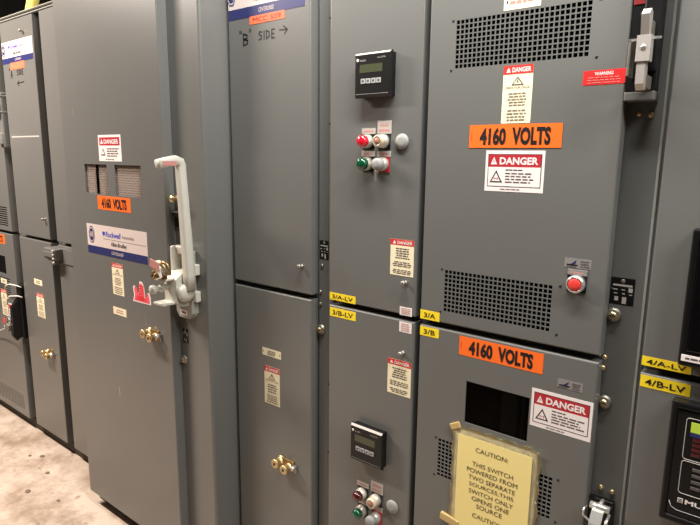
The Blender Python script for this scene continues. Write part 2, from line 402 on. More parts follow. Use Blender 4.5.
b = MB(); b.box(-.423, -.379, -.003, 0, 1.383, 1.423, M['black'], .0008); b.box(-.424, -.379, -.0025, 0, 1.424, 1.437, M['tgrey'], .0005); b.words(-.419,-.384,1.426,1.434,1,-.0029,M['rdink'],True)
b.lathe((-.401,-.003,1.404), [(.0215,0),(.0215,.012),(.0185,.016),(.0165,.0165),(.0165,.012)], M['chrome'])
pb = b.build('push_button', S3, 'red push button in a chrome ring on a black plate')
MB().lathe((-.401,-.013,1.404), [(.0155,0),(.016,.004),(.014,.0065),(.006,.0075)], M['redb']).build('button_cap', pb, 'red button cap')
ytag(S3, -.825, -.763, 1.2405, 1.267, 0, '3/A', 'yellow 3/A tag at the foot of the upper door', .6)
ytag(S3, -.824, -.763, 1.192, 1.2185, 0, '3/B', 'yellow 3/B tag at the top of the lower door', .6)
volts(S3, -.698, -.4655, 1.1615, 1.215, 0, 'orange 4160 VOLTS sticker on the lower door')
danger_wide(S3, -.4885, -.339, 1.0205, 1.1215, 0, 'white and red danger sticker beside the viewing window')
# low-voltage doors of the same section
door(S3, -1.1675, -.844, ZU0, ZU1, 0, label='upper low-voltage door with power meter')
door(S3, -1.1675, -.844, ZL0, ZL1, 0, label='lower low-voltage door with power meter')
for z0, z1, r1, nm in ((1.858,1.980,'red','upper'),(.739,.862,'dred','lower')):
    meter(S3, -1.051, -.927, z0-.002, z1-.001, 0, 'black square power meter on the %s door' % nm)
    zt, zb = (1.736, 1.672) if nm == 'upper' else (.6145, .553)
    pilot(S3, -1.043, zt, 0, r1, 'pilot light with %s lens' % ('bright red' if r1 == 'red' else 'unlit dark red'))
    pilot(S3, -.987, zt, 0, 'clear', 'pilot light with cloudy clear lens')
    pilot(S3, -1.043, zb, 0, 'green', 'pilot light with green lens')
    pilot(S3, -.987, zb, 0, 'knob', 'selector switch on a red plate')
    MB().lathe((-.902,0,zt-.001), [(.0215,0),(.0215,.004),(.019,.0075),(.008,.009)], M['cap'], n=28).build('plug_button', S3, 'round grey hole plug')
    kz = zb-.018
    k = MB(); k.box(-.9675, -.9605, -.040, -.038, kz-.030, kz-.002, M['steel'], .0006); k.lathe((-.964,-.036,kz-.004), [(.007,0),(.007,.002),(.006,.003)], M['steel'], n=14)
    k.tube([(-.964+.005*math.cos(t),-.039,kz+.002+.005*math.sin(t)) for t in [i*math.pi/5 for i in range(10)]], .0012, M['steel'], 6, True)
    if nm == 'upper': tag(k.build('key'), 'small silver key hanging from the grey selector knob below the upper power meter', 'key')
danger_tall(S3, -.933, -.853, 1.3545, 1.460, 0, 'cream danger sticker on the upper low-voltage door', False, .16)
danger_tall(S3, -.933, -.850, .9885, 1.098, 0, 'cream danger sticker on the lower low-voltage door', False, .16)
latch(S3, -.878, 1.336); latch(S3, -.880, 1.123)
pinktag(S3, -.8955, -.8535, 1.2385, 1.2635, 0, 'small white notice at the foot of the upper door'); pinktag(S3, -.8955, -.853, 1.187, 1.218, 0, 'small white notice at the top of the lower door')
ytag(S3, -1.165, -1.060, 1.2405, 1.2645, 0, '3/A-LV', 'yellow 3/A-LV tag at the foot of the upper door'); ytag(S3, -1.1635, -1.0585, 1.186, 1.215, 0, '3/B-LV', 'yellow 3/B-LV tag at the top of the lower door')
# flange hardware
def flange_parts(par, x0, x1, y, label):
    b = MB()
    b.box(x1-.006, x1, y-.004, y, .08, 2.36, M['lip'], .0015)
    return b.build('flange_channel', par, label)
flange_parts(S3, -.330, -.259, .041, 'rolled steel channel right of the doors')
nameplate(S3, -.336, -.284, 1.360, 1.4235, .041)
lockscrew(S3, -.323, 1.334, .041); lockscrew(S3, -.325, 1.116, .041)
for x, z in ((-.332,1.230),(-.334,1.203),(-.312,1.791),(-.288,1.788),(-.314,.894),(-.288,.891)): screw(S3, x, z, .041 if z > 1.25 or z < 1 else .033, .0062, 'brass')
# disconnect handle, upper
b = MB(); b.box(-.336, -.277, -.004, .041, 1.815, 1.835, M['paint'], .003); b.box(-.334, -.279, .002, .041, 1.83, 2.36, M['black'], .002); b.box(-.333, -.280, -.0045, -.002, 1.835, 2.3, M['black'])
b.box(-.306, -.274, -.030, .0, 1.872, 2.2, M['black'], .004); b.box(-.332, -.278, -.006, -.003, 2.008, 2.3, M['rplate'], .001)
hd = b.build('disconnect_handle', S3, 'upper disconnect handle with silver lever on black housing')
b = MB(); y = -.062
b.xprism([(-.084,1.972),(-.068,1.984),(-.056,1.980),(-.052,1.935),(-.074,1.935)][::-1], -.298, -.283, M['alum'])
b.xprism([(-.074,1.935),(-.050,1.935),(-.050,1.885),(-.074,1.885)][::-1], -.304, -.278, M['alum'])
b.lathe((-.291,-.074,1.912), [(.005,0),(.004,.002)], M['chrome'], n=12)
b.xprism([(-.072,1.886),(-.050,1.886),(-.040,1.838),(-.060,1.830),(-.070,1.842)][::-1], -.301, -.285, M['alum'])
b.box(-.323, -.304, -.056, -.05, 1.927, 1.932, M['chrome']).box(-.323, -.318, -.056, -.002, 1.860, 1.932, M['steel'], .001)
b.box(-.278, -.264, -.056, -.05, 1.928, 1.933, M['chrome'])
b.box(-.302, -.282, -.06, -.004, 1.925, 1.965, M['steel'], .002); b.box(-.300, -.284, -.055, -.004, 1.835, 1.862, M['steel'], .002)
b.build('lever', hd, 'jointed silver lever')
# disconnect handle, lower
b = MB(); b.box(-.338, -.278, .026, .041, .60, .870, M['black'], .003)
hd = b.build('disconnect_handle', S3, 'lower disconnect handle with curved chrome lever')
b = MB()
b.tube([(-.322,-.014,.872),(-.278,-.014,.872)], .009, M['chrome'], 12)
pth = [(-.008,.876),(-.026,.868),(-.046,.845),(-.058,.815),(-.064,.78),(-.060,.74),(-.05,.70)]
for (a,c),(a2,c2) in zip(pth, pth[1:]):
    b.add([(-.314,a-.004,c),(-.288,a-.004,c),(-.288,a2-.004,c2),(-.314,a2-.004,c2),(-.314,a+.001,c-.003),(-.288,a+.001,c-.003),(-.288,a2+.001,c2-.003),(-.314,a2+.001,c2-.003)],
          [(3,2,1,0),(4,5,6,7),(1,2,6,5),(0,4,7,3)], M['chrome'])
b.tube([(-.302,-.012,.872),(-.302,.02,.872)], .005, M['chrome'], 10)
b.tube([(-.283,.012,.845),(-.283,-.012,.84),(-.283,-.02,.82),(-.283,-.02,.75)], .004, M['chrome'], 10)
b.tube([(-.337,.012,.85),(-.337,-.008,.848),(-.337,-.01,.835),(-.322,-.012,.827),(-.305,-.014,.828)], .003, M['chrome'], 8)
b.build('lever', hd, 'curved chrome lever')

# ---- caution sheet in a plastic sleeve (taped on)
cs = thing('caution_sheet', 'yellow caution sheet in a plastic sleeve taped to the lower perforated door', 'paper notice', (-.58, -.003, .64))
bm = bmesh.new()
nx, nz = 24, 28; X0, X1, Z0, Z1 = -.703, -.452, .640, .958
vs = [[bm.verts.new((X0+(X1-X0)*i/nx+(.003*math.sin(j*1.1) if i in (0,nx) else 0), -.003-.0018*(1+math.sin(i*1.7+j*.4)*math.sin(j*.9)) - (.006*max(0,(i-nx+3))/3*max(0,(j-nz+3))/3), Z0+(Z1-Z0)*j/nz+(.0025*math.sin(i*1.3) if j == nz else 0)+(.006 if j == nz and i == 0 else 0))) for i in range(nx+1)] for j in range(nz+1)]
for j in range(nz):
    for i in range(nx): bm.faces.new((vs[j][i], vs[j][i+1], vs[j+1][i+1], vs[j+1][i]))
r_ = bmesh.ops.solidify(bm, geom=bm.faces[:], thickness=-.001)
b = MB(); b.take(bm, M['sleeve'], True); b.build('plastic_sleeve', cs, 'crinkled yellowed plastic sleeve')
s = ST(-.684, -.472, .655, .936, -.008, 'paper')
Z = [(.905,'CAUTION:',-.629,-.535),(.862,'THIS SWITCH',-.637,-.519),(.8415,'POWERED FROM',-.652,-.506),(.8205,'TWO SEPARATE',-.646,-.511),(.7995,'SOURCES,THIS',-.643,-.514),(.779,'SWITCH ONLY',-.643,-.514),(.7585,'OPENS ONE',-.633,-.524),(.739,'SOURCE',-.618,-.543),(.708,'CAUTION:',-.629,-.535)]
for z, t, a, c in Z: s.b.text(t, a, c, z-.0065, z+.0065, -.0092, M['txtp'], .0)
s.out('paper_notice', cs, 'yellow paper with printed caution text')
MB().box(-.73, -.67, -.011, -.001, .648, .672, M['tape'], .003, 3, Matrix.Rotation(.15,3,'Y')).build('tape', cs, 'brown strip of tape')
MB().box(-.712, -.680, -.008, -.001, .944, .962, M['tape'], .002, 2, Matrix.Rotation(-.5,3,'Y')).build('tape', cs, 'small piece of brown tape')

# ---- right-hand section with relays
S4 = thing('switchgear_cabinet', 'grey switchgear cabinet at the right edge with two black protection relays', 'electrical cabinet', (.1, .4, 0))
carcass(S4, -.2495, .36, .041)
door(S4, -.247, .165, ZU0, ZU1, 0, label='upper low-voltage door of the right cabinet'); door(S4, -.247, .165, ZL0, ZL1, 0, label='lower low-voltage door of the right cabinet')
ytag(S4, -.2555+.009, -.150, 1.235+.006, 1.2625, 0, '4/A-LV', 'yellow 4/A-LV tag at the foot of the upper door'); ytag(S4, -.2455, -.147, 1.191, 1.2185, 0, '4/B-LV', 'yellow 4/B-LV tag at the top of the lower door')
b = MB(); b.box(-.174, .05, -.030, 0, 1.266, 1.556, M['black'], .004); b.box(-.160, .036, -.034, -.030, 1.300, 1.542, M['glass'], .003)
b.box(-.168, -.10, -.0315, -.03, 1.278, 1.292, M['white'], .0005); b.words(-.160, -.11, 1.281, 1.289, 1, -.0319, M['dkink'])
b.tube([(-.11+.025*math.cos(t), -.0345, 1.33+.025*math.sin(t)) for t in [math.pi+.2+i*.15 for i in range(12)]], .0012, M['cap'], 6)
b.build('protection_relay', S4, 'black relay case with glass cover on the upper door')
b = MB(); b.box(-.175, .05, -.030, 0, .909, 1.187, M['black'], .004); b.box(-.163, .038, -.033, -.030, .925, 1.176, M['black'], .006, 3)
rl = b.build('protection_relay', S4, 'black multifunction relay with lit screen on the lower door')
def rrect(x0,x1,z0,z1,r=.006):
    P = []
    for cx,cz,a in ((x1-r,z1-r,0),(x0+r,z1-r,90),(x0+r,z0+r,180),(x1-r,z0+r,270)):
        for k in range(5): t = math.radians(a+k*22.5); P.append((cx+r*math.cos(t),-.0335,cz+r*math.sin(t)))
    return P
b = MB(); b.tube(rrect(-.143,.02,1.065,1.158), .0008, M['gplate'], 5, True); b.tube(rrect(-.143,.02,.985,1.061), .0008, M['gplate'], 5, True)
b.tube([(-.158,-.0335,.96),(-.153,-.0335,.948),(-.143,-.0335,.943),(-.02,-.0335,.943)], .0008, M['key'], 5)
b.text('MULTILIN', -.128, -.03, .9625, .973, -.0336, M['white'], .03); b.box(-.142,-.132,-.0336,-.033,.9625,.973,M['white']).box(-.1405,-.1335,-.0339,-.0336,.964,.9715,M['black']).text('GE',-.140,-.134,.9655,.970,-.034,M['white'])
b.build('panel_printing', rl, 'white outlines and lettering')
b = MB(); b.box(-.134, -.05, -.0345, -.033, 1.128, 1.150, M['lcdl']); b.build('lcd_screen', rl, 'lit yellow-green screen')
MB().box(-.134, -.05, -.0345, -.033, 1.118, 1.127, M['navy']).build('blue_strip', rl, 'blue strip below the screen')
for k in range(4): MB().box(-.128, -.112, -.0352, -.033, 1.075+.011*k, 1.083+.011*k, M['dredl'], .0006).build('indicator_light', rl, 'dark red indicator light')
for k in range(4): MB().box(-.122, -.104, -.0352, -.033, 1.000+.014*k, 1.007+.014*k, M['dkink'], .0008).build('key', rl, 'grey key')

# ---- narrow section with MCC 509
S2 = thing('switchgear_cabinet', 'narrow grey switchgear cabinet marked MCC 509 and "B" SIDE', 'electrical cabinet', (-1.4, .4, 0))
carcass(S2, -1.631, -1.1735, .041)
door(S2, -1.6285, -1.247, ZU0, ZU1, 0, label='upper door with handwriting near its top')
door(S2, -1.6285, -1.247, ZL0, ZL1, 0, label='lower door with brass key interlock')
name_sign(S2, -1.626, -1.268, 2.143, 2.269, 0, 'white and navy maker name sign', True)
s = ST(-1.519, -1.3565, 2.1185, 2.1435, -.0006, 'forange'); s.text('MCC 509', .1, .22, .9, .8, 'rplate', bold=.0); s.out('circuit_sticker', S2, 'orange MCC 509 tape')
b = MB(); y = -.0004; w = .005
def T(pts, ox, oz, sc): return [(ox+a*sc, oz+c*sc) for a, c in pts]
def letters(b, ar, ox, oz, y, first, arrow_left=False):
    if first == 'B':
        b.stroke(T([(0,0),(0,1)],ox,oz,.037), w, y, M['ink']); b.stroke(T([(0,1),(.5,.85),(.45,.6),(0,.52),(.55,.4),(.5,.1),(0,0)],ox,oz,.037), w, y, M['ink'])
    else:
        b.stroke(T([(-.1,0),(.2,1),(.55,0)],ox,oz,.037), w, y, M['ink']); b.stroke(T([(0,.4),(.4,.4)],ox,oz,.037), w, y, M['ink'])
    for dx in (-.018,-.011,.030,.037): b.stroke([(ox+dx,oz+.040),(ox+dx,oz+.049)], w*.8, y, M['ink'])
    x = ox+.075; z = oz+.010; k = .0255
    b.stroke(T([(.6,.9),(.2,1),(.05,.7),(.5,.45),(.45,.1),(0,0)],x,z,k), w, y, M['ink'])
    b.stroke(T([(1,0),(1,1)],x,z,k), w, y, M['ink'])
    b.stroke(T([(1.45,0),(1.4,1),(1.9,.8),(1.95,.3),(1.45,0)],x,z,k), w, y, M['ink'])
    b.stroke(T([(2.9,1),(2.4,1),(2.4,0),(2.9,0)],x,z,k), w, y, M['ink']); b.stroke(T([(2.4,.5),(2.8,.5)],x,z,k), w, y, M['ink'])
    if arrow_left:
        ar.stroke([(ox+.15,oz-.028),(ox+.07,oz-.032)], w, y, M['ink']); ar.stroke([(ox+.09,oz-.02),(ox+.07,oz-.032),(ox+.09,oz-.046)], w, y, M['ink'])
    else:
        ar.stroke([(ox+.172,oz+.030),(ox+.204,oz+.028)], w, y, M['ink']); ar.stroke([(ox+.190,oz+.040),(ox+.206,oz+.028),(ox+.194,oz+.016)], w, y, M['ink'])
ar = MB(); letters(b, ar, -1.552, 2.056, y, 'B'); b.build('handwriting', S2, 'black marker handwriting reading "B" SIDE'); ar.build('drawn_arrow', S2, 'black marker arrow pointing right')
latch(S2, -1.287, 1.333)
s = ST(-1.486, -1.391, .9805, 1.009, 0, 'cream'); s.words(.25,.2,.75,.85,3,'dkink',True).rect(.04,.4,.08,.6,'dkink').rect(.92,.4,.96,.6,'dkink'); s.out('notice_sticker', S2, 'small cream sticker on the lower door')
danger_tall(S2, -1.4775, -1.399, .798, .942, 0, 'tall cream danger sticker on the lower door', head=.14, rows=(4,4))
brass_keys(S2, -1.372, .590, 0)
b = MB(); b.box(-1.2435, -1.200, .036, .041, .08, 2.36, M['paint'], .002); b.box(-1.197, -1.176, .030, .041, .08, 2.36, M['paint'], .004, 3)
b.build('flange_channel', S2, 'rolled steel channel right of the doors')
for z in (2.10, 1.79, .93, .68): MB().box(-1.197, -1.174, .0285, .0305, z, z+.005, M['ink']).build('slot', S2, 'short dark slot in the channel')
nameplate(S2, -1.240, -1.201, 1.358, 1.421, .036)
for x, z in ((-1.228,1.337),(-1.235,1.247),(-1.236,1.205)): screw(S2, x, z, .036, .0062)
lockscrew(S2, -1.232, 1.117, .036)

# ---- protruding tall section
YP = -.108; YD = -.148
S1 = thing('switchgear_cabinet', 'large protruding grey cabinet with long white lever handle and windowed door', 'electrical cabinet', (-2.1, .2, 0))
b = MB(); b.box(-2.600, -1.6485, YP, .75, .06, 2.46, M['paint'], .009, 4); b.build('enclosure', S1)
MB().box(-2.59, -1.66, YP+.012, .72, 0, .06, M['kick']).build('base_channel', S1, 'dark recessed base channel')
wins = [(-2.402,-2.223,1.529,1.650,'w',.004),(-2.165,-1.977,1.529,1.650,'w',.004)]
door(S1, -2.574, -1.828, .074, 2.44, YD, wins, dep=.039, label='tall door with two screened windows')
b = MB()
for x0, x1 in ((-2.412,-2.215),(-2.175,-1.967)):
    b.box(x0, x1, YD+.011, YD+.014, 1.515, 1.664, M['meshb'])
    y = YD+.008; p = .0095; z0, z1 = 1.517, 1.662; H = z1-z0; n = int((x1-x0+H*.5)/p)
    for sgn in (1,-1):
        for k in range(n+1):
            a = x0-H*.5+k*p if sgn > 0 else x0+k*p
            P = [(a, z0), (a+sgn*H*.5, z1)]
            # clip to the opening in x
            (xa,za),(xb,zb) = P
            def clip(xa,za,xb,zb):
                t0, t1 = 0., 1.; dx = xb-xa
                ta, tb = sorted(((x0-xa)/dx, (x1-xa)/dx)); t0 = max(t0, ta); t1 = min(t1, tb)
                return None if t0 >= t1 else (xa+dx*t0, za+(zb-za)*t0, xa+dx*t1, za+(zb-za)*t1)
            c = clip(xa,za,xb,zb)
            if c:
                w_ = .0016; xa,za,xb,zb = c
                b.add([(xa-w_/2,y,za),(xa+w_/2,y,za),(xb+w_/2,y,zb),(xb-w_/2,y,zb),(xa-w_/2,y+.002,za),(xa+w_/2,y+.002,za),(xb+w_/2,y+.002,zb),(xb-w_/2,y+.002,zb)], [(0,1,2,3),(1,5,6,2),(4,0,3,7)], M['mesh'])
b.build('window_screen', S1, 'brownish expanded-metal screen behind the windows')
MB().box(-2.318, -2.302, YD+.0045, YD+.008, 1.515, 1.664, M['blackm']).build('window_bar', S1, 'dark upright bar behind the left window')
s = ST(-2.274, -2.105, 1.6635, 1.7665, YD, 'white')
s.rect(.05,.09,.95,.4,'dred').tri(.16,.14,.12,.2,'white').text('DANGER',.26,.17,.9,.34,'white',bold=.03).tri(.2,.5,.2,.28,'ink').tri(.2,.56,.13,.18,'white',3).words(.38,.48,.92,.84,4,'dkink').words(.3,.9,.8,.96,1,'dkink'); s.out('danger_sticker', S1, 'white and red danger sticker above the screened windows')
volts(S1, -2.310, -2.062, 1.466, 1.5225, YD-.0002, 'orange 4160 VOLTS sticker under the screened windows')
name_sign(S1, -2.418, -1.960, 1.2725, 1.399, YD, 'white and navy maker name sign')
danger_tall(S1, -2.233, -2.148, 1.1155, 1.2485, YD, 'tall cream danger sticker below the name sign', head=.13, rows=(5,4))
s = ST(-2.242, -2.141, 1.028, 1.060, YD, 'cream'); s.words(.2,.2,.8,.8,2,'rdink',True); s.out('notice_sticker', S1, 'small cream sticker below the danger sticker')
hand = [(0,0),(1,.16),(1,.42),(.93,.66),(.84,.62),(.80,.42),(.70,.30),(.66,.80),(.55,1.0),(.42,.98),(.38,.60),(.30,.38),(.22,.62),(.10,.72),(.03,.62),(.08,.3)]
def HP(k, d=0): return [(-2.078+.118*(.5+(a-.5)*k), 1.112+.088*(.42+(c-.42)*k)-.012*a) for a, c in hand]
b = MB(); b.prism(HP(1.08), YD-.0006, YD, M['white']); b.poly(HP(.93), YD-.0009, M['pinkred']); b.words(-2.045,-2.0,1.12,1.185,6,YD-.0012,M['wred'],True); b.words(-2.06,-1.98,1.118,1.135,2,YD-.0012,M['wred'],True)
b.build('stop_hand_sticker', S1, 'pink-red sticker in the shape of a raised hand')
brass_keys(S1, -1.950, .997, YD, 'pair of brass key interlock cylinders on the tall door')
MB().rect(-2.0005,-1.998,1.02,1.07,YD-.0004,M['cap']).build('paint_scuff', S1, 'pale scuff in the paint')
MB().rect(-2.236,-2.232,.655,.70,YD-.0004,M['gplate']).build('paint_scuff', S1, 'pale scuff in the paint')
MB().rect(-2.4675,-2.4655,1.85,1.88,YD-.0004,M['cap']).build('paint_drip', S1, 'thin paint drip')
# flange parts on the protruding section
nameplate(S1, -1.812, -1.779, .985, 1.04, YP-.0005); lockscrew(S1, -1.808, .915, YP)
# long lever handle
b = MB()
b.box(-1.800, -1.712, YP-.012, YP, 1.105, 1.350, M['mgrey'], .005, 3)
b.prism([(-1.802,1.170),(-1.802,1.118),(-1.785,1.098),(-1.726,1.098),(-1.708,1.118),(-1.708,1.170)], YP-.03, YP, M['mgrey'])
b.box(-1.776, -1.738, YP-.0315, YP-.0295, 1.108, 1.128, M['white'], .0006).box(-1.771,-1.743,YP-.0318,YP-.0315,1.114,1.122,M['grink'])
for z in (1.285, 1.185): b.box(-1.712, -1.690, YP-.022, YP, z-.022, z+.018, M['lgrey'], .004, 2)
hb = b.build('handle_base', S1, 'grey cast operating mechanism')
b = MB()
b.box(-1.802, -1.784, YP-.050, YP-.008, 1.245, 1.366, M['lgrey'], .007, 3); b.box(-1.728, -1.712, YP-.050, YP-.008, 1.245, 1.366, M['lgrey'], .007, 3)
b.box(-1.795, -1.718, YP-.035, YP-.008, 1.335, 1.366, M['lgrey'], .007, 3)
b.xprism([(YP-.01,1.290),(YP-.062,1.270),(YP-.082,1.255),(YP-.082,1.168),(YP-.055,1.150),(YP-.01,1.150)], -1.795, -1.722, M['lgrey'])
b.box(-1.797, -1.735, YP-.125, YP-.075, 1.252, 1.259, M['lgrey'], .001); b.box(-1.797, -1.735, YP-.130, YP-.075, 1.163, 1.171, M['lgrey'], .001)
b.build('yoke', hb, 'light grey cast yoke')
b = MB(); b.lathe((-1.772, YP-.08, 1.222), [(.011,0),(.011,.022),(.0145,.026),(.0145,.034),(.009,.038),(.009,.05),(.013,.054),(.0165,.062),(.0155,.071),(.008,.076)], M['lgrey'])
b.build('plunger_knob', hb, 'round grey plunger knob')
b = MB(); b.lathe((-1.722, YP-.052, 1.205), [(.03,0),(.032,.004),(.032,.022),(.026,.03),(.01,.032)], M['lgrey'], axis=(1,0,0), n=28)
b.tube([(-1.705, YP-.052+.028*math.cos(t), 1.200+.026*math.sin(t)) for t in [math.pi+.0+i*math.pi/8 for i in range(9)]], .005, M['lgrey'], 8)
b.build('pivot', hb, 'grey pivot hub')
bm = bmesh.new()
path = [(-.152,1.215),(-.152,1.27),(-.157,1.40),(-.163,1.53),(-.168,1.628),(-.169,1.654),(-.174,1.668),(-.190,1.673),(-.225,1.667),(-.258,1.660)]
wd = [.036,.038,.036,.034,.033,.033,.034,.035,.034,.032]; th = [.036,.038,.035,.033,.032,.032,.033,.034,.034,.032]
V = []; F = []; n = 14
for i, (y, z) in enumerate(path):
    a = Vector(path[max(0,i-1)]); c = Vector(path[min(len(path)-1,i+1)]); t = (c-a).normalized(); nn = Vector((-t.y, t.x))
    for k in range(n):
        an = 2*math.pi*k/n; cc, ss = math.cos(an), math.sin(an)
        q = .55; ex = math.copysign(abs(cc)**q, cc)*wd[i]/2; en = math.copysign(abs(ss)**q, ss)*th[i]/2
        V.append((-1.697+ex, y+nn.x*en, z+nn.y*en))
for i in range(len(path)-1):
    for k in range(n): F.append((i*n+k, i*n+(k+1)%n, (i+1)*n+(k+1)%n, (i+1)*n+k))
F += [tuple(range(n-1,-1,-1)), tuple((len(path)-1)*n+k for k in range(n))]
bm.free(); b = MB(); b.add(V, F, M['lgrey'], True)
b.box(-1.6802, -1.6797, -.250, -.195, 1.656, 1.671, M['rdink'])
b.build('lever_arm', hb, 'long white-grey lever with bent grip')
b = MB(); b.lathe((-1.795, YP, 1.535), [(.014,0),(.014,.01),(.010,.012),(.010,.03),(.013,.032),(.012,.038)], M['brass']); b.lathe((-1.777, YP, 1.545), [(.008,0),(.008,.02),(.006,.022)], M['chrome'])
b.box(-1.79,-1.765,YP-.012,YP,1.50,1.52,M['dbrass'],.002)
b.build('key_interlock', S1, 'brass key interlock behind the lever')
b = MB(); b.box(-1.815, -1.770, YP-.022, YP, 1.468, 1.492, M['black'], .002); b.box(-1.812, -1.775, YP-.024, YP-.021, 1.485, 1.489, M['steel']); b.box(-1.818,-1.79,YP-.01,YP,1.43,1.468,M['black'],.002)
b.build('interlock_bracket', S1, 'black bracket behind the lever')
# padlock hanging on the yoke
pl = thing('padlock', 'brass padlock with pink tag hanging on the white lever mechanism', 'padlock', (-1.772, -.235, 1.268))
R1 = Matrix.Rotation(.55, 3, 'Y')
MB().box(-1.806, -1.764, -.268, -.236, 1.270, 1.300, M['cream'], .006, 3, R1).box(-1.800,-1.770,-.270,-.2665,1.275,1.295,M['brass'],.001,1,R1).shift(.046,.004,.022).build('lock_body', pl)
b = MB(); b.tube([(-1.772,-.252,1.296),(-1.752,-.252,1.306),(-1.735,-.250,1.300),(-1.728,-.246,1.282),(-1.734,-.242,1.266),(-1.752,-.24,1.2635)], .0062, M['dbrass'], 10)
b.tube([(-1.80,-.252,1.270),(-1.818,-.252,1.262),(-1.826,-.252,1.250),(-1.818,-.252,1.240),(-1.804,-.252,1.246),(-1.798,-.252,1.260)], .0058, M['dbrass'], 10); b.shift(.046,.004,.022).build('shackle', pl, 'dark brass shackle')
b = MB(); b.box(-1.798, -1.742, -.276, -.274, 1.306, 1.334, M['rdink'], .0005, 1, Matrix.Rotation(.2,3,'Y')); b.shift(.052,0,.002).build('tag', pl, 'pink paper tag')
b = MB(); b.box(-1.756,-1.742,-.272,-.270,1.275,1.315,M['white'],.0005,1,Matrix.Rotation(-.45,3,'Y')); b.shift(.052,0,.002).build('tag', pl, 'white paper strip')
b = MB(); b.tube([(-1.79+.045*t, -.232-.004*math.sin(t*9), 1.264+.005*math.sin(t*7)) for t in [i/10 for i in range(11)]], .005, M['dbrass'], 8); b.box(-1.758,-1.738,-.238,-.226,1.262,1.278,M['dbrass'],.003,2)
b.shift(.02,0,0).build('hasp_link', pl, 'dull brass link')

# ---- far section: narrow doors plus partly hidden door
S5 = thing('switchgear_cabinet', 'narrow far-left grey cabinet with small name sign and brass key lock', 'electrical cabinet', (-3.28, .4, 0))
carcass(S5, -3.510, -3.043, .041, z1=2.372)
door(S5, -3.505, -3.115, ZU0, ZU1, 0, label='upper door with name sign'); door(S5, -3.505, -3.115, ZL0, ZL1, 0, label='lower door with brass key interlock')
MB().box(-3.098, -3.075, .037, .041, .08, 2.36, M['paint_in'], .003).build('flange_channel', S5)
name_sign(S5, -3.497, -3.130, 2.160, 2.270, 0, 'small white and navy maker name sign', True)
s = ST(-3.405, -3.237, 2.126, 2.161, -.0006, 'forange'); s.text('MCC 509', .12, .2, .88, .75, 'rdink'); s.out('circuit_sticker', S5, 'faded orange tape under the name sign')
b = MB(); ar = MB(); letters(b, ar, -3.41, 2.085, -.0008, 'A', True); b.build('handwriting', S5, 'black marker handwriting'); ar.build('drawn_arrow', S5, 'black marker arrow pointing left')
latch(S5, -3.225, 2.303); latch(S5, -3.150, 1.348)
s = ST(-3.357, -3.258, .967, .999, 0, 'cream'); s.words(.2,.2,.8,.8,2,'dkink',True); s.out('notice_sticker', S5, 'small cream sticker on the lower door')
danger_tall(S5, -3.346, -3.253, .781, .918, 0, 'tall cream danger sticker on the lower door', head=.14)
brass_keys(S5, -3.235, .583, 0)
b = MB(); b.rect(-3.505+.03,-3.14,1.775,1.782,-.0004,M['gplate']); b.build('paint_scuff', S5, 'pale curved scuff across the upper door')
S6 = thing('switchgear_cabinet', 'grey cabinet mostly hidden behind the left edge of the protruding one', 'electrical cabinet', (-2.83, .4, 0))
carcass(S6, -3.0405, -2.603, .041)
door(S6, -3.036, -2.62, ZU0, ZU1, 0, label='upper door seen as a narrow strip'); door(S6, -3.036, -2.62, ZL0, ZL1, 0, label='lower door seen as a narrow strip')
b = MB(); b.box(-3.105, -2.975, -.045, .033, 1.150, 1.208, M['paint'], .006, 2); b.box(-3.095, -2.985, -.052, -.044, 1.164, 1.192, M['paint'], .003); b.box(-3.08,-3.0,-.04,.03,1.125,1.15,M['paint'],.004)
b.box(-2.972, -2.86, -.006, 0, 1.13, 1.208, M['paint'], .002)
for z in (1.2,1.18,1.16,1.14): b.lathe((-2.985,-.046,z), [(.006,0),(.006,.006),(.004,.008)], M['lgrey'], n=8)
hb = b.build('hinge_bracket', S6, 'grey bolted bracket across the gap beside the hidden door')
# ---- leftmost high-voltage section
S7 = thing('switchgear_cabinet', 'leftmost grey switchgear cabinet cut by the photo edge, with louvres and black lockable lever', 'electrical cabinet', (-3.95, .4, 0))
carcass(S7, -4.42, -3.512, .041)
v7 = [(-4.03+i*.024-.008, -4.03+i*.024+.008, .118+j*.012, .118+j*.012+.006, 'v') for i in range(16) for j in range(8)]
v8 = [(-4.05, -3.695, .84+j*.014, .847+j*.014, 'l') for j in range(8)]
v9 = [(-4.05, -3.640, 1.270+j*.013, 1.277+j*.013, 'l') for j in range(9)]
door(S7, -4.40, -3.60, ZU0, ZU1, 0, v9, label='upper door with louvred vent'); door(S7, -4.40, -3.60, ZL0, ZL1, 0, v7+v8+[(-4.05,-3.735,.97,1.08,'w',.003)], label='lower door with window and vents')
backing(S7, -4.07, -3.63, 1.26, 1.40, .006); backing(S7, -4.07, -3.68, .83, .96, .006); backing(S7, -4.06, -3.64, .1, .225, .006)
MB().box(-4.07, -3.72, .004, .007, .962, 1.09, M['glass']).build('window_pane', S7, 'dark viewing pane')
volts(S7, -3.96, -3.712, 1.156, 1.212, 0, 'orange 4160 VOLTS sticker cut by the photo edge')
s = ST(-3.83, -3.745, .905, .935, 0, 'cream'); s.words(.2,.2,.8,.8,2,'dkink',True); s.out('notice_sticker', S7, 'small cream sticker')
danger_tall(S7, -3.85, -3.765, .70, .865, 0, 'cream danger sticker on the lower door', head=.13)
s = ST(-3.752, -3.68, .70, .79, 0, 'white'); s.rect(.06,.08,.94,.4,'dred').words(.1,.48,.9,.9,4,'blue'); s.out('danger_sticker', S7, 'small red, white and blue danger sticker')
b = MB(); b.box(-3.590, -3.545, -.012, .041, .60, .93, M['black'], .008, 3); hb = b.build('disconnect_handle', S7, 'black plastic disconnect handle')
b = MB(); b.xprism([(-.012,.86),(-.055,.80),(-.062,.63),(-.045,.60),(-.012,.62)], -3.585, -3.552, M['black']); b.build('lever', hb, 'black lever')
